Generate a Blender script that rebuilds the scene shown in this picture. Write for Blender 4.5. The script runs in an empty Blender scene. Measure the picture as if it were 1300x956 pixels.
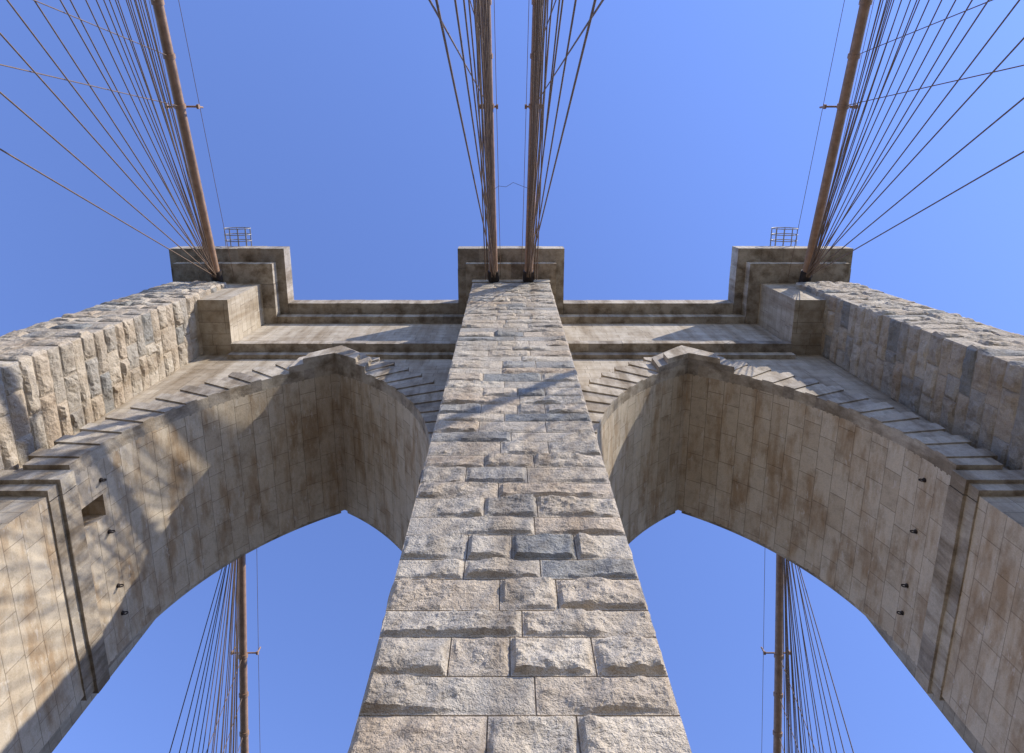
import bpy, math, random
from mathutils import Vector, noise
random.seed(7)
ZC=7.2   # eye height above roadway; heights below (h) are relative to the eye
sc=bpy.context.scene
YC=14.325  # centre plane of the tower

# ---------------------------------------------------------------- materials
def newmat(name):
    m=bpy.data.materials.new(name); m.use_nodes=True
    nt=m.node_tree; nt.nodes.clear()
    out=nt.nodes.new('ShaderNodeOutputMaterial'); b=nt.nodes.new('ShaderNodeBsdfPrincipled')
    nt.links.new(b.outputs[0],out.inputs[0])
    b.inputs['Specular IOR Level'].default_value=.2
    return m,nt,b
def N(nt,t,**kw):
    n=nt.nodes.new(t)
    for k,v in kw.items(): setattr(n,k,v)
    return n
def mixc(nt,fac,a,b,mode='MIX'):
    n=nt.nodes.new('ShaderNodeMix'); n.data_type='RGBA'; n.blend_type=mode
    for sock,val in ((n.inputs[0],fac),(n.inputs[6],a),(n.inputs[7],b)):
        if isinstance(val,bpy.types.NodeSocket): nt.links.new(val,sock)
        elif isinstance(val,(int,float)): sock.default_value=val
        else: sock.default_value=(*val,1)
    return n.outputs[2]
def ramp(nt,src,stops):
    r=nt.nodes.new('ShaderNodeValToRGB'); nt.links.new(src,r.inputs[0])
    el=r.color_ramp.elements
    while len(el)<len(stops): el.new(0.5)
    for e,(p,c) in zip(el,stops):
        e.position=p; e.color=(*c,1) if len(c)==3 else c
    return r.outputs[0]
def noisen(nt,vec,scale,detail=4,rough=.6):
    n=nt.nodes.new('ShaderNodeTexNoise'); n.inputs['Scale'].default_value=scale
    n.inputs['Detail'].default_value=min(detail,4); n.inputs['Roughness'].default_value=rough
    nt.links.new(vec,n.inputs['Vector']); return n.outputs['Fac']
def mapping(nt,vec,scale):
    m=nt.nodes.new('ShaderNodeMapping'); m.inputs['Scale'].default_value=scale
    nt.links.new(vec,m.inputs['Vector']); return m.outputs[0]
def math_(nt,op,a,b):
    n=nt.nodes.new('ShaderNodeMath'); n.operation=op
    for s,v in ((n.inputs[0],a),(n.inputs[1],b)):
        if isinstance(v,bpy.types.NodeSocket): nt.links.new(v,s)
        else: s.default_value=v
    return n.outputs[0]
def bump(nt,b,h,dist,strength=1):
    n=nt.nodes.new('ShaderNodeBump'); n.inputs['Distance'].default_value=dist; n.inputs['Strength'].default_value=strength
    nt.links.new(h,n.inputs['Height']); nt.links.new(n.outputs[0],b.inputs['Normal'])
W3=(1,1,1)
def mat_rock():
    m,nt,b=newmat('rock_faced_granite')
    tc=N(nt,'ShaderNodeTexCoord'); ob=tc.outputs['Object']
    at=N(nt,'ShaderNodeAttribute',attribute_name='blk')
    base=ramp(nt,at.outputs['Fac'],[(0,(.25,.25,.235)),(.09,(.35,.325,.285)),(.25,(.50,.435,.345)),(.5,(.46,.385,.295)),(.68,(.41,.365,.30)),(.84,(.54,.475,.38)),(1,(.43,.345,.255))])
    mot=ramp(nt,noisen(nt,ob,2.2,4,.7),[(.28,(.66,.63,.60)),(.5,W3),(.8,(1.10,1.08,1.04))])
    c=mixc(nt,1.0,base,mot,'MULTIPLY')
    fine=ramp(nt,noisen(nt,ob,26,3,.75),[(.3,(.60,.60,.60)),(.5,W3),(.7,(1.15,1.15,1.15))])
    c=mixc(nt,.75,c,fine,'MULTIPLY')
    st=ramp(nt,noisen(nt,mapping(nt,ob,(1.1,1.1,.13)),1.0,3,.6),[(.46,W3),(.70,(.62,.54,.45))])
    c=mixc(nt,.65,c,st,'MULTIPLY')
    jt=N(nt,'ShaderNodeAttribute',attribute_name='joint')
    c=mixc(nt,math_(nt,'MULTIPLY',jt.outputs['Fac'],.5),c,(.47,.40,.315))
    nt.links.new(c,b.inputs['Base Color']); b.inputs['Roughness'].default_value=.92
    h=math_(nt,'ADD',noisen(nt,ob,6,4,.74),math_(nt,'MULTIPLY',noisen(nt,ob,38,2,.7),.22))
    bump(nt,b,h,.09,.95)
    return m
def mat_ashlar(name,c1,c2,mort,bw,rh,dark,msize=.012,streak=True,sc1=.35,amt=.8,rust=None):
    m,nt,b=newmat(name)
    tc=N(nt,'ShaderNodeTexCoord'); ob=tc.outputs['Object']; uv=tc.outputs['UV']
    br=N(nt,'ShaderNodeTexBrick'); nt.links.new(uv,br.inputs['Vector'])
    br.offset=.5; br.squash=.8; br.squash_frequency=3
    for k,v in (('Scale',1),('Mortar Size',msize),('Mortar Smooth',.3),('Bias',0),('Brick Width',bw),('Row Height',rh)): br.inputs[k].default_value=v
    br.inputs['Color1'].default_value=(*c1,1); br.inputs['Color2'].default_value=(*c2,1); br.inputs['Mortar'].default_value=(*mort,1)
    c=br.outputs['Color']
    mot=ramp(nt,noisen(nt,ob,1.7,4,.7),[(.25,(.72,.70,.67)),(.5,W3),(.8,(1.1,1.08,1.04))])
    c=mixc(nt,1.0,c,mot,'MULTIPLY')
    fine=ramp(nt,noisen(nt,ob,20,3,.7),[(.3,(.72,.72,.72)),(.5,W3),(.7,(1.12,1.12,1.12))])
    c=mixc(nt,.6,c,fine,'MULTIPLY')
    if streak:
        sv=mapping(nt,ob,(1.0,1.0,.10))
        c=mixc(nt,amt,c,ramp(nt,noisen(nt,sv,1.1,4,.65),[(.40,W3),(.66,dark)]),'MULTIPLY')
    c=mixc(nt,amt,c,ramp(nt,noisen(nt,ob,sc1,4,.65),[(.50,W3),(.74,dark)]),'MULTIPLY')
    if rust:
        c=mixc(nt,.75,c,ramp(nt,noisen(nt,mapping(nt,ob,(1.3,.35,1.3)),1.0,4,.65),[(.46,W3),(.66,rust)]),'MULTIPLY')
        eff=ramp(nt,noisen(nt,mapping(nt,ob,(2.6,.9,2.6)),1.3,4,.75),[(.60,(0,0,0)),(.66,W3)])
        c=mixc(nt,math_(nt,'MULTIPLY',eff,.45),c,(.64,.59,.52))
    nt.links.new(c,b.inputs['Base Color']); b.inputs['Roughness'].default_value=.9
    h=math_(nt,'SUBTRACT',math_(nt,'MULTIPLY',noisen(nt,ob,10,3,.7),.5),br.outputs['Fac'])
    bump(nt,b,h,.022,.8)
    return m
def mat_cutstone():
    m,nt,b=newmat('cut_granite')
    tc=N(nt,'ShaderNodeTexCoord'); ob=tc.outputs['Object']
    at=N(nt,'ShaderNodeAttribute',attribute_name='blk')
    base=ramp(nt,at.outputs['Fac'],[(0,(.34,.30,.25)),(.3,(.44,.385,.31)),(.6,(.51,.45,.36)),(1,(.39,.33,.255))])
    c=mixc(nt,1.0,base,ramp(nt,noisen(nt,ob,1.9,4,.7),[(.25,(.60,.58,.55)),(.55,W3),(.8,(1.1,1.08,1.04))]),'MULTIPLY')
    c=mixc(nt,.6,c,ramp(nt,noisen(nt,ob,24,3,.7),[(.3,(.70,.70,.70)),(.5,W3),(.7,(1.1,1.1,1.1))]),'MULTIPLY')
    c=mixc(nt,.85,c,ramp(nt,noisen(nt,mapping(nt,ob,(1.3,1.3,.2)),.9,4,.65),[(.44,W3),(.64,(.44,.385,.32))]),'MULTIPLY')
    nt.links.new(c,b.inputs['Base Color']); b.inputs['Roughness'].default_value=.9
    bump(nt,b,noisen(nt,ob,10,4,.7),.03,.7)
    return m
def mat_plain(name,col,rough=.6,metal=0,var=.3,scale=3):
    m,nt,b=newmat(name)
    tc=N(nt,'ShaderNodeTexCoord'); ob=tc.outputs['Object']
    lo=tuple(1-var for _ in range(3))
    c=mixc(nt,1.0,col,ramp(nt,noisen(nt,ob,scale,3,.65),[(.3,lo),(.7,(1.1,1.1,1.1))]),'MULTIPLY')
    nt.links.new(c,b.inputs['Base Color']); b.inputs['Roughness'].default_value=rough; b.inputs['Metallic'].default_value=metal
    return m
M_ROCK=mat_rock()
M_WALL=mat_ashlar('ashlar_wall',(.50,.44,.35),(.43,.37,.285),(.25,.21,.16),1.6,.66,(.55,.485,.40))
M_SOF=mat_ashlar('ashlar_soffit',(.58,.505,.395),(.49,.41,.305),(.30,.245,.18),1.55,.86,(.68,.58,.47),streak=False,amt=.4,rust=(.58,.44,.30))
M_CUT=mat_cutstone()
M_CABLE=mat_plain('cable_paint',(.37,.235,.155),.5,0,.35,2.5)
M_ROPE=mat_plain('wire_rope',(.20,.14,.10),.6,0,.3,4)
M_IRON=mat_plain('dark_iron',(.05,.04,.035),.6,.3)
M_CAGE=mat_plain('galvanised_pipe',(.33,.31,.29),.5,.4)
M_WATER=mat_plain('river_water_mat',(.10,.13,.14),.12,0,.3,.02)
M_ASPH=mat_plain('asphalt_mat',(.10,.10,.098),.9,0,.3,.8)

def mat_boards():
    m,nt,b=newmat('timber_boards')
    tc=N(nt,'ShaderNodeTexCoord'); ob=tc.outputs['Object']
    br=N(nt,'ShaderNodeTexBrick'); nt.links.new(ob,br.inputs['Vector'])
    for k,v in (('Scale',1),('Mortar Size',.006),('Brick Width',3.2),('Row Height',.14)): br.inputs[k].default_value=v
    br.inputs['Color1'].default_value=(.36,.29,.22,1); br.inputs['Color2'].default_value=(.28,.225,.17,1); br.inputs['Mortar'].default_value=(.03,.03,.03,1)
    c=mixc(nt,.7,br.outputs['Color'],ramp(nt,noisen(nt,mapping(nt,ob,(1,8,1)),4,4,.6),[(.3,(.7,.7,.7)),(.7,W3)]),'MULTIPLY')
    nt.links.new(c,b.inputs['Base Color']); b.inputs['Roughness'].default_value=.85
    return m
M_BOARD=mat_boards()

# ---------------------------------------------------------------- mesh builder
class MB:
    def __init__(s): s.v=[];s.f=[];s.uv=[];s.b=[];s.j=[]
    def face(s,pts,uvs=None,blk=None):
        i=len(s.v); s.v+= [(p[0],p[1],p[2]+ZC) for p in pts]
        s.f.append(tuple(range(i,i+len(pts))))
        if uvs is None:
            a=Vector(pts[1])-Vector(pts[0]); c=Vector(pts[2])-Vector(pts[1]); n=a.cross(c)
            ax=max(range(3),key=lambda k:abs(n[k]))
            if ax==0: uvs=[(p[1],p[2]) for p in pts]
            elif ax==1: uvs=[(p[0],p[2]) for p in pts]
            else: uvs=[(p[0],p[1]) for p in pts]
        s.uv+=uvs; s.b.append(random.random() if blk is None else blk); s.j.append(0.0)
    def hexa(s,P,blk=None):
        if blk is None: blk=random.random()
        for q in ((0,3,2,1),(4,5,6,7),(0,1,5,4),(1,2,6,5),(2,3,7,6),(3,0,4,7)): s.face([P[k] for k in q],None,blk)
    def box(s,x0,x1,y0,y1,z0,z1,blk=None):
        if x1<x0:x0,x1=x1,x0
        if y1<y0:y0,y1=y1,y0
        s.hexa([(x0,y0,z0),(x1,y0,z0),(x1,y1,z0),(x0,y1,z0),(x0,y0,z1),(x1,y0,z1),(x1,y1,z1),(x0,y1,z1)],blk)
    def prism(s,poly,y0,y1,blk=None):
        if blk is None: blk=random.random()
        A=[(x,y0,z) for x,z in poly];B=[(x,y1,z) for x,z in poly]
        s.face(A,None,blk); s.face(B[::-1],None,blk)
        n=len(poly)
        for i in range(n):
            j=(i+1)%n; s.face([A[i],B[i],B[j],A[j]],None,blk)
    def build(s,name,mat,parent=None,bevel=0):
        me=bpy.data.meshes.new(name); me.from_pydata(s.v,[],s.f)
        u=me.uv_layers.new(name='UVMap')
        flat=[c for t in s.uv for c in t]; u.data.foreach_set('uv',flat)
        a=me.attributes.new('blk','FLOAT','FACE'); a.data.foreach_set('value',s.b)
        a=me.attributes.new('joint','FLOAT','FACE'); a.data.foreach_set('value',s.j)
        me.materials.append(mat)
        o=bpy.data.objects.new(name,me); sc.collection.objects.link(o)
        if parent: o.parent=parent
        if bevel:
            import bmesh
            bm=bmesh.new(); bm.from_mesh(me)
            bmesh.ops.remove_doubles(bm,verts=bm.verts,dist=1e-5)
            bmesh.ops.recalc_face_normals(bm,faces=bm.faces)
            bm.to_mesh(me); bm.free()
            md=o.modifiers.new('bevel','BEVEL'); md.width=bevel; md.segments=1; md.limit_method='ANGLE'
        return o
def empty(name):
    e=bpy.data.objects.new(name,None); sc.collection.objects.link(e); return e

TOWER=empty('stone_bridge_tower')
AX=9.05; A=6.1; HS=21.5; HA=33.6
RR=(A*A+(HA-HS)**2)/(2*A); PHI=math.asin((HA-HS)/RR)
YF=10.45; YR=2*YC-YF
def arc(t,extra=0):
    ph=PHI*t
    return ((RR+extra)*math.cos(ph)-(RR-A),HS+(RR+extra)*math.sin(ph))

# ---------------------------------------------------------------- main wall with the two pointed arches
wall=MB(); sof=MB()
HB=-7.2; HT=43.0
n=40
for YY,fl in ((YF,False),(YR,True)):
    def q(x0,x1,a0,b0,a1,b1):
        P=[(x0,YY,a0),(x1,YY,b0),(x1,YY,b1),(x0,YY,a1)]
        wall.face(P[::-1] if fl else P)
    q(-(AX-A),AX-A,HB,HB,HT,HT)
    q(-20.8,-(AX+A),HB,HB,HT,HT); q(AX+A,20.8,HB,HB,HT,HT)
    for cx in (-AX,AX):
        for sd in (-1,1):
            for i in range(n):
                a=arc(i/n);b=arc((i+1)/n)
                xs=[(cx+sd*a[0],a[1]),(cx+sd*b[0],b[1])]; xs.sort()
                q(xs[0][0],xs[1][0],xs[0][1],xs[1][1],HT,HT)
HOLE=(0,1,2,3)
for cx in (-AX,AX):
    for sd in (-1,1):
        J=cx+sd*A
        P=[(J,YF,HB),(J,YR,HB),(J,YR,HS),(J,YF,HS)]
        P=P if sd>0 else P[::-1]
        sof.face(P,[(p[1],p[2]) for p in P])
        L=0
        for i in range(n):
            a=arc(i/n);b=arc((i+1)/n); d=math.hypot(a[0]-b[0],a[1]-b[1])
            hole=(cx<0 and sd<0 and i in HOLE)
            segs=[(YF,YR)] if not hole else [(YF,11.75),(12.6,YR)]
            for y0,y1 in segs:
                P=[(cx+sd*a[0],y0,a[1]),(cx+sd*a[0],y1,a[1]),(cx+sd*b[0],y1,b[1]),(cx+sd*b[0],y0,b[1])]
                U=[(y0,HS+L),(y1,HS+L),(y1,HS+L+d),(y0,HS+L+d)]
                if sd<0: P=P[::-1];U=U[::-1]
                sof.face(P,U)
            if hole:
                xa=cx+sd*a[0];xb=cx+sd*b[0];xr=cx-A-4.2
                y0,y1=11.75,12.6
                sof.face([(xr,y0,a[1]),(xr,y1,a[1]),(xr,y1,b[1]),(xr,y0,b[1])])
                if i==HOLE[0]: sof.face([(xa,y0,a[1]),(xa,y1,a[1]),(xr,y1,a[1]),(xr,y0,a[1])])
                if i==HOLE[-1]: sof.face([(xb,y0,b[1]),(xb,y1,b[1]),(xr,y1,b[1]),(xr,y0,b[1])])
                sof.face([(xa,y0,a[1]),(xb,y0,b[1]),(xr,y0,b[1]),(xr,y0,a[1])])
                sof.face([(xa,y1,a[1]),(xb,y1,b[1]),(xr,y1,b[1]),(xr,y1,a[1])])
            L+=d
for s in (-1,1):
    wall.face([(s*20.8,YF,HB),(s*20.8,YR,HB),(s*20.8,YR,HT),(s*20.8,YF,HT)])
for m in (0,1):
    Y=lambda y:(2*YC-y if m else y)
    for s in (-1,1):
        x0,x1=s*2.45,s*15.7
        wall.box(x0,x1,Y(9.9),Y(YF+.2),37.5,42.6)
wall.build('wall_and_spandrels',M_WALL,TOWER)
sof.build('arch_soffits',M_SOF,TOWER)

# ---------------------------------------------------------------- cut stone dressings
cut=MB()
def jit(a): return random.uniform(-a,a)
def cut_box(x0,x1,y0,y1,z0,z1):
    j=lambda:jit(.012)
    if x1<x0:x0,x1=x1,x0
    if y1<y0:y0,y1=y1,y0
    cut.box(x0,x1,y0+j(),y1+j(),z0+j(),z1+j())
def rowx(x0,x1,y0,y1,z0,z1,L=1.5):
    if x1<x0:x0,x1=x1,x0
    k=max(1,round((x1-x0)/L)); w=(x1-x0)/k
    for i in range(k): cut_box(x0+i*w+.004,x0+(i+1)*w-.004,y0,y1,z0,z1)
def rowy(x0,x1,y0,y1,z0,z1,L=1.5):
    k=max(1,round((y1-y0)/L)); w=(y1-y0)/k
    if x1<x0:x0,x1=x1,x0
    for i in range(k):
        cut.box(x0+jit(.012),x1+jit(.012),y0+i*w+.004,y0+(i+1)*w-.004,z0+jit(.012),z1+jit(.012))
def cap(cx,half,yf,z0,z1,dep=1.3,L=1.5):
    yr=2*YC-yf
    rowx(cx-half,cx+half,yf,yf+dep,z0,z1,L); rowx(cx-half,cx+half,yr-dep,yr,z0,z1,L)
    rowy(cx-half,cx-half+dep,yf+dep+.004,yr-dep-.004,z0,z1,L); rowy(cx+half-dep,cx+half,yf+dep+.004,yr-dep-.004,z0,z1,L)
    cut.box(cx-half+dep+.02,cx+half-dep-.02,yf+dep+.02,yr-dep-.02,z0+.03,z1-.03)
for cx,h1,h2 in ((0,3.4,2.85),(-18.1,3.66,3.12),(18.1,3.66,3.12)):
    cap(cx,h1,5.2,43.45,44.7)
    cap(cx,h2,6.05,42.6,43.43)
for m in (0,1):
    Y=lambda y:(2*YC-y if m else y)
    for s in (-1,1):
        rowx(s*3.42,s*14.42,Y(8.75),Y(10.6),43.45,44.6)
        rowx(s*2.87,s*14.96,Y(9.45),Y(10.7),42.62,43.43)
        rowx(s*2.45,s*15.7,Y(9.72),Y(10.6),36.9,37.5,1.8)
        rowx(s*2.45,s*15.7,Y(10.2),Y(10.6),36.3,36.88,2.2)
wall2=MB(); wall2.box(-14.4,14.4,10.65,2*YC-10.65,43.0,44.4)
wall2.build('roof_slab',M_CUT,TOWER)
nv=25
def inh(x): return HS+math.sqrt(RR*RR-(RR-A+x)**2)
for m in (0,1):
    Y=lambda y:(2*YC-y if m else y)
    for cx in (-AX,AX):
        for sd in (-1,1):
            for i in range(nv):
                t0=i/nv; t1=(i+1)/nv; tm=(t0+t1)/2
                if i==nv-1: t1=.985
                dp=1.85 if i%2 else 1.6
                a=arc(t0);b=arc(t1);c_=arc(tm);ao=arc(t0,dp);bo=arc(t1,dp)
                poly=[(cx+sd*a[0],a[1]),(cx+sd*ao[0],ao[1]),(cx+sd*ao[0],bo[1]),(cx+sd*bo[0],bo[1]),(cx+sd*b[0],b[1]),(cx+sd*c_[0],c_[1])]
                yf=YF-(.56 if i%2 else .50)
                if m: yf=YF-.12
                cut.prism(poly if sd>0 else poly[::-1],Y(yf),Y(YF+.05))
        for (wd,lo,hi,yf) in ((1.85,1.75,1.95,9.62),(1.3,1.05,1.2,9.35)):
            if m: continue
            poly=[]
            K=5
            for k in range(K+1): 
                x=-wd+wd*k/K; poly.append((cx+x,inh(-x)+.02))
            for k in range(1,K+1):
                x=wd*k/K; poly.append((cx+x,inh(x)+.02))
            poly+=[(cx+wd,inh(wd)+lo),(cx,HA+hi+.35),(cx-wd,inh(wd)+lo)]
            cut.prism(poly,Y(yf),Y(YF+.04 if wd>1.5 else 9.63))
        for sd in (-1,1):
            J=cx+sd*A
            rowy(J-sd*.17,J+sd*.3,YF+.22,YR-.22,20.7,21.45,1.6)
            rowy(J-sd*.06,J+sd*.3,YF+.22,YR-.22,20.2,20.73,1.6)
    for s in (-1,1):
        rowx(s*(AX+A-.17),s*17.5,Y(YF-.34),Y(YF+.2),20.7,21.45,1.3)
        rowx(s*(AX+A-.06),s*17.5,Y(YF-.2),Y(YF+.2),20.2,20.73,1.3)
        rowx(s*2.2,s*(AX-A+.17),Y(YF-.34),Y(YF+.2),20.7,21.45,1.3)
        rowx(s*2.2,s*(AX-A+.06),Y(YF-.2),Y(YF+.2),20.2,20.73,1.3)
cut.build('cornices_and_voussoirs',M_CUT,TOWER,bevel=.03)

# ---------------------------------------------------------------- smooth upper pier blocks and buttress cores
pier=MB()
for m in (0,1):
    Y=lambda y:(2*YC-y if m else y)
    for s in (-1,1):
        pier.box(s*15.75,s*20.8,Y(7.3),Y(YF+.3),37.2,42.6)
    pier.box(-2.42,2.42,Y(7.02),Y(YF+.3),41.6,42.6)
pier.build('pier_heads',M_WALL,TOWER)

def yo(h): return 7.05-(.4*(41-h)/20 if h<41 else 0)*.8
def hw(h): return 2.14+.23*max(0,min(1,(h-8)/34))
core=MB()
def core_hex(x0b,x1b,x0t,x1t,yb,yt,yk,z0,z1):
    core.hexa([(x0b,yb,z0),(x1b,yb,z0),(x1b,yk,z0),(x0b,yk,z0),(x0t,yt,z1),(x1t,yt,z1),(x1t,yk,z1),(x0t,yk,z1)],.5)
g=.045
core_hex(-hw(8)+g,hw(8)-g,-hw(8)+g,hw(8)-g,7.1+g,7.1+g,YF+.3,HB,8)
core_hex(-hw(8)+g,hw(8)-g,-hw(42)+g,hw(42)-g,7.1+g,7.1+g,YF+.3,8,41.6)
for s in (-1,1):
    x0,x1=sorted((s*(17.5+g),s*(20.9-g)))
    core_hex(x0,x1,x0,x1,yo(HB)+g,yo(41)+g,YF+.3,HB,41.5)
core.build('buttress_cores',M_ROCK,TOWER)
rear=MB()
rear.box(-2.4,2.4,YR-.3,2*YC-7.1,HB,42.6)
for s in (-1,1):
    rear.box(s*17.5,s*20.9,YR-.3,2*YC-7.0,HB,38.6)
rear.build('rear_buttresses',M_WALL,TOWER)

# ---------------------------------------------------------------- rock-faced blocks
def courses(h0,h1,seed):
    r=random.Random(seed); L=[];h=h0;i=0
    while h<h1-.3:
        c=r.uniform(.80,.90) if i%2 else r.uniform(.60,.73)
        if h+c>h1-.35: c=h1-h
        L.append((h,min(h+c,h1),i)); h+=c;i+=1
    return L
def samples(L,res):
    a=[0,.014,.030,.055]
    if L<.3: a=[0,.010,.04]
    mid0=a[-1]; k=max(2,int((L-2*mid0)/res))
    mids=[mid0+(L-2*mid0)*i/k for i in range(1,k)]
    return a+mids+[L-x for x in a[::-1]]
def rockwall(mb,pos,width,h0,h1,seed,resf,flip=False,ncols=(3,2),amp=lambda h:1.0):
    r=random.Random(seed*13+5)
    for (ha,hb,ci) in courses(h0,h1,99):
        W=width((ha+hb)/2); am=amp(ha)
        nb=ncols[ci%2]
        if nb==2 and r.random()<.25: nb=1 if W<4 else 3
        if nb==3 and r.random()<.15: nb=4 if W>4 else 2
        cuts=[0]
        for i in range(1,nb): cuts.append(i/nb+r.uniform(-.10,.10)*(1 if nb<4 else .4))
        cuts.append(1)
        for bi in range(nb):
            s0,s1=cuts[bi],cuts[bi+1]
            L=(s1-s0)*W; H=hb-ha
            res=resf(ha)
            us=samples(L,res);vs=samples(H,res)
            blk=r.random(); ab=am*r.uniform(.75,1.4); base=r.uniform(.05,.08)*am
            off=Vector((r.uniform(0,50),r.uniform(0,50),r.uniform(0,50)))
            planes=[]
            for _ in range(r.randint(3,6)):
                th=r.uniform(0,6.28); sl=r.uniform(.02,.12)*ab; px=r.uniform(.15,.85)*L;py=r.uniform(.2,.8)*H
                planes.append((math.cos(th)*sl,math.sin(th)*sl,px,py,base+r.uniform(0,.035)*ab))
            i0=len(mb.v); nu=len(us)
            for v in vs:
                for u in us:
                    eu=min(u if s0>0 else u+.02, (L-u) if s1<1 else L-u+.02)
                    p=off+Vector((u,v,0))
                    e=min(eu,v,H-v)
                    if e<.008: d=-.04
                    else:
                        wob=.04*noise.noise(p*4.0)
                        t=max(0,min(1,(e-.022+wob*(e>.025))/.08)); t=t*t*(3-2*t)
                        nn=noise.fractal(p*3.0,.7,2.1,5)*.034
                        rg=noise.noise(p*1.4+Vector((9,3,0)))*.032
                        fc=min(c+gx*(u-px)+gy*(v-py) for gx,gy,px,py,c in planes)
                        d=t*max(.012,fc+(nn+rg)*ab)
                    x,y,z=pos((s0*W+u)/W,ha+v,d)
                    mb.v.append((x,y,z+ZC))
            nvv=len(vs)
            for j in range(nvv-1):
                for i in range(nu-1):
                    a=i0+j*nu+i; q=(a,a+1,a+nu+1,a+nu)
                    mb.f.append(q[::-1] if flip else q)
                    mb.uv+=[(0,0)]*4; mb.b.append(blk)
                    mb.j.append(1.0 if (i<2 or j<2 or i>nu-4 or j>nvv-4) else 0.0)
near=lambda h:.035 if h<13 else (.06 if h<22 else .10)
mid=lambda h:.11
ampc=lambda h:1.15 if h<14 else .95
rk=MB(); rockwall(rk,lambda s,h,d:((s-.5)*2*hw(h),7.1-d,h),lambda h:2*hw(h),-3.0,41.6,3,near,ncols=(2,3),amp=ampc)
rk.build('centre_buttress_face',M_ROCK,TOWER)
rk=MB()
for sg in (-1,1):
    rockwall(rk,lambda s,h,d:(sg*(hw(h)+d),7.1+s*(YF-7.1),h),lambda h:YF-7.1,-3.0,41.6,11+sg,mid,flip=sg<0,ncols=(2,2),amp=lambda h:.6)
rk.build('centre_buttress_sides',M_ROCK,TOWER)
rk=MB(); am1=lambda h:1.3
for sg in (-1,1):
    rockwall(rk,lambda s,h,d:(sg*19.2+(s-.5)*3.4,yo(h)-d,h),lambda h:3.4,5,41.5,21+sg,mid,ncols=(2,3),amp=am1)
    rockwall(rk,lambda s,h,d:(sg*(17.5-d),yo(h)+s*(YF-yo(h)),h),lambda h:3.6,5,41.5,31+sg,mid,flip=sg>0,ncols=(2,3),amp=am1)
    rockwall(rk,lambda s,h,d:(sg*(20.9+d),yo(h)+s*(YF-yo(h)),h),lambda h:3.6,5,41.5,41+sg,mid,flip=sg<0,ncols=(2,3),amp=am1)
rk.build('outer_buttress_faces',M_ROCK,TOWER)
base=MB(); base.box(-22.5,22.5,5.0,2*YC-5.0,-43.2,-7.3)
base.build('tower_base',M_WALL,TOWER)

# eye bolts on the jambs
import bmesh
def boltmesh():
    bm=bmesh.new()
    bmesh.ops.create_cone(bm,cap_ends=True,segments=10,radius1=.09,radius2=.075,depth=.06)
    R,r=.08,.025;nu,nv_=14,6;vs=[]
    for i in range(nu):
        for j in range(nv_):
            a=2*math.pi*i/nu;b=2*math.pi*j/nv_
            vs.append(bm.verts.new(((R+r*math.cos(b))*math.cos(a),r*math.sin(b),(R+r*math.cos(b))*math.sin(a)+.10)))
    for i in range(nu):
        for j in range(nv_):
            bm.faces.new((vs[i*nv_+j],vs[((i+1)%nu)*nv_+j],vs[((i+1)%nu)*nv_+(j+1)%nv_],vs[i*nv_+(j+1)%nv_]))
    me=bpy.data.meshes.new('eye_bolt'); bm.to_mesh(me); bm.free(); me.materials.append(M_IRON); return me
bmsh=boltmesh()
for cx,sd in ((-AX,-1),(AX,1)):
    for k,y in enumerate((11.2,13.3,15.6,16.8)):
        hh=22.9; x=cx+sd*(math.sqrt(RR*RR-(hh-HS)**2)-(RR-A))
        o=bpy.data.objects.new('eye_bolt_%d'%k,bmsh); sc.collection.objects.link(o)
        o.location=(x-sd*.03,y,hh+ZC); o.rotation_euler=(0,-sd*math.radians(90),0); o.parent=TOWER

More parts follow.
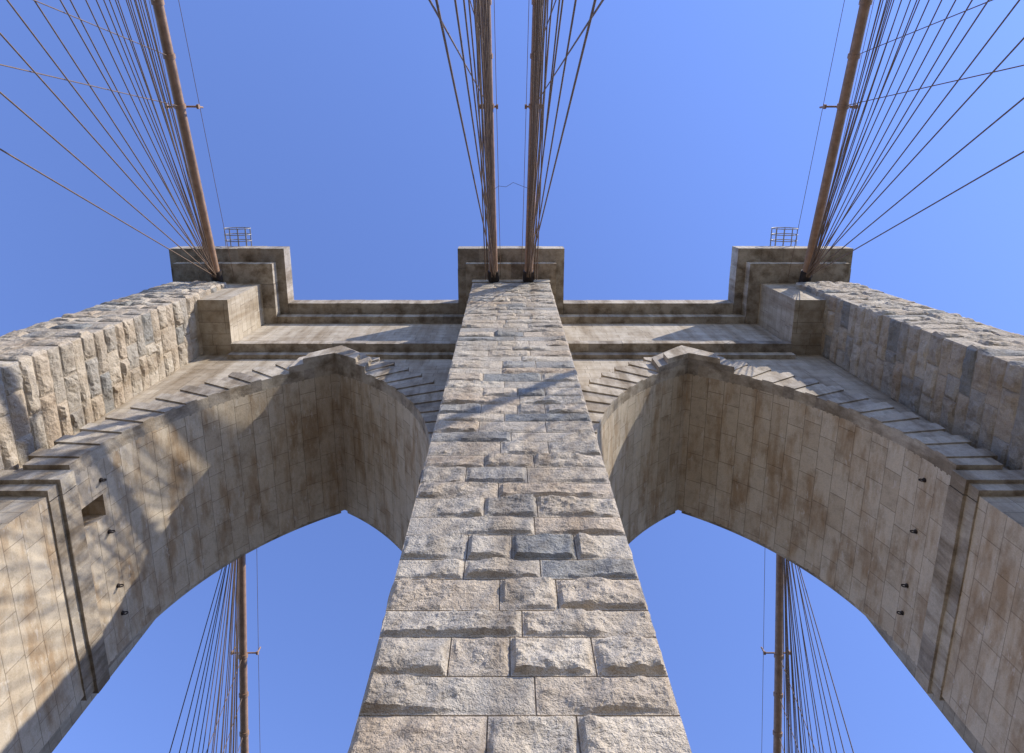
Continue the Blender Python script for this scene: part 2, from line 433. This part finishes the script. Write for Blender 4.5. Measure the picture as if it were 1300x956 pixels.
# ---------------------------------------------------------------- cables
def curve(name,splines,rad,mat,parent,res=2):
    cu=bpy.data.curves.new(name,'CURVE'); cu.dimensions='3D'; cu.bevel_depth=rad; cu.bevel_resolution=res; cu.use_fill_caps=True
    for pts in splines:
        sp=cu.splines.new('POLY'); sp.points.add(len(pts)-1)
        for i,p in enumerate(pts): sp.points[i].co=(p[0],p[1],p[2]+ZC,1)
    cu.materials.append(mat)
    o=bpy.data.objects.new(name,cu); sc.collection.objects.link(o); o.parent=parent; return o
YFACE=6.9
HC=41.75
for cx0,sg in ((18.15,-1),(1.07,-1),(1.07,1),(18.15,1)):
    outer=cx0>5
    E=empty('suspension_cable')
    xd=12.6 if outer else 2.0
    def X(s): 
        return sg*((13+5.15*math.exp(-s/140)) if outer else (2.6-1.53*math.exp(-s/90)))
    def Hh(s,rear): return HC-.32*s+(.00065 if rear else .00052)*s*s
    def P(s,rear,dx=0,dz=0):
        y=(YFACE-s) if not rear else (2*YC-YFACE+s)
        return (X(s)+dx*sg,y,Hh(s,rear)+dz)
    S=[0,5,10,15,20,30,40,55,70,90,110,135,160,190,220,242]
    pts=[P(s,False) for s in reversed(S)]+[P(0,False,0,.3)[:1]+(YC,HC+1.2)]+[P(s,True) for s in S]
    curve('main_cable',[pts],.26,M_CABLE,E,4)
    hand=[];
    for rear in (False,True):
        for dx in ((-.75,.75) if outer else (-.42,.42)):
            hand.append([P(s,rear,dx,.75) for s in S])
    curve('hand_ropes',hand,.016,M_ROPE,E,1)
    if not outer:
        curve('side_strands',[[P(s,rear,dx,-.12) for s in S] for rear in (False,True) for dx in (.36,.5)],.035,M_ROPE,E,1)
    stays=[];sus=[]
    for rear in (False,True):
        for k in range(22):
            d=18+4.8*k+(jit(.5) if k else 0)
            yy=(YFACE-d) if not rear else (2*YC-YFACE+d)
            a=P(.2,rear,jit(.12),-.12-.012*k)
            stays.append([a,(sg*xd,yy,HB)])
        for k in range(70):
            s=9.9+2.4*k
            a=P(s,rear,0,-.2)
            if a[2]<HB+1: break
            sus.append([a,(sg*xd,a[1],HB)])
    curve('stay_ropes',stays,.028,M_ROPE,E,1)
    curve('suspender_ropes',sus,.022,M_ROPE,E,1)
    cl=[];bars=[];nuts=[]
    for rear in (False,True):
        for k in range(40):
            s=9.9+2.4*k
            a=Vector(P(s-.11,rear));b=Vector(P(s+.11,rear)); cl.append([a,b])
            if k%5==0:
                w=.85 if outer else .45
                bars.append([P(s,rear,-w,.3),P(s,rear,w,.3)])
                for q in (-w,w): 
                    bars.append([P(s,rear,q,.2),P(s,rear,q,.85)])
                    nuts.append([P(s,rear,q-.06,.3),P(s,rear,q+.06,.3)])
    curve('cable_bands',cl,.31,M_CABLE,E,4)
    curve('cross_bars',bars,.055,M_CABLE,E,2)
    curve('bar_ends',nuts,.13,M_CABLE,E,2)
    bt=[]
    for rear in (False,True): bt.append([P(-.3,rear),P(.55,rear)])
    curve('entry_collar',bt,.34,M_IRON,E,5)
W_=empty('loose_wire')
curve('wire',[[(-1.15,1.5,40.0),(-.7,1.2,39.2),(-.3,1.25,39.3),(.1,1.0,38.9),(.6,1.2,39.1),(1.1,1.4,39.9)]],.012,M_ROPE,W_,1)

# ---------------------------------------------------------------- inspection cages on the outer caps
for sg in (-1,1):
    E=empty('safety_cage')
    sp=[]
    cx=sg*18.0
    for y in (4.1,4.5,4.9,5.5):
        sp.append([(cx+.85*math.cos(a),y,45.3+.65*math.sin(a)) for a in [math.pi*2*i/20 for i in range(21)]])
    for i in range(10):
        a=math.pi*2*i/10
        sp.append([(cx+.85*math.cos(a),4.1,45.3+.65*math.sin(a)),(cx+.85*math.cos(a),5.5,45.3+.65*math.sin(a))])
    sp.append([(cx-.85,5.5,44.6),(cx-.85,5.5,45.3)]); sp.append([(cx+.85,5.5,44.6),(cx+.85,5.5,45.3)])
    curve('hoops_and_bars',sp,.03,M_CAGE,E,1)

# ---------------------------------------------------------------- deck, water
def sheet(name,x0,x1,y0,y1,z,mat):
    me=bpy.data.meshes.new(name); me.from_pydata([(x0,y0,z),(x1,y0,z),(x1,y1,z),(x0,y1,z)],[],[(0,1,2,3)])
    me.materials.append(mat); o=bpy.data.objects.new(name,me); sc.collection.objects.link(o); return o
sheet('river_water',-4000,4000,-4000,4000,-36,M_WATER)
D=MB()
for a,b in ((-13,-2.9),(2.9,13)):
    D.box(a,b,-280,500,-7.7,-7.2)
D.box(-2.9,2.9,-280,4.9,-7.7,-7.21); D.box(-2.9,2.9,2*YC-4.9,500,-7.7,-7.21)
D.build('roadway',M_ASPH)
D=MB()
D.box(-5.2,5.2,-280,4.0,-1.9,-1.7)
D.box(-6.4,-2.6,4.0,2*YC-4,-1.9,-1.7);D.box(2.6,6.4,4.0,2*YC-4,-1.9,-1.7)
D.box(-5.2,5.2,2*YC-4,500,-1.9,-1.7)
D.build('timber_promenade',M_BOARD)

# ---------------------------------------------------------------- light, sky, camera
EL=math.radians(38); AZ=math.radians(127)
d=Vector((math.cos(EL)*math.sin(AZ),math.cos(EL)*math.cos(AZ),math.sin(EL)))
L=bpy.data.lights.new('sun','SUN'); L.energy=6.4; L.angle=math.radians(.53); L.color=(1,.925,.81)
lo=bpy.data.objects.new('sun',L); sc.collection.objects.link(lo); lo.rotation_euler=d.to_track_quat('Z','Y').to_euler(); lo.location=(30,-30,80)
w=bpy.data.worlds.new('World'); sc.world=w; w.use_nodes=True
nt=w.node_tree; bg=nt.nodes['Background']
sk=nt.nodes.new('ShaderNodeTexSky'); sk.sky_type='NISHITA'; sk.sun_disc=False; sk.sun_elevation=EL; sk.sun_rotation=AZ
sk.air_density=1.1; sk.dust_density=0; sk.ozone_density=3.5
mx=nt.nodes.new('ShaderNodeVectorMath'); mx.operation='MULTIPLY'; mx.inputs[1].default_value=(1.62,1.58,2.12)
nt.links.new(sk.outputs[0],mx.inputs[0]); nt.links.new(mx.outputs[0],bg.inputs[0]); bg.inputs[1].default_value=.15
cam=bpy.data.cameras.new('camera'); co=bpy.data.objects.new('camera',cam); sc.collection.objects.link(co)
cam.sensor_width=36; cam.lens=24.0; cam.shift_x=.0031; cam.shift_y=-.0346; cam.clip_end=10000; cam.clip_start=.1
co.location=(-.14,0,ZC); co.rotation_euler=(math.radians(90+75.45),0,0)
sc.camera=co
sc.view_settings.view_transform='Standard'; sc.view_settings.look='None'; sc.view_settings.exposure=0
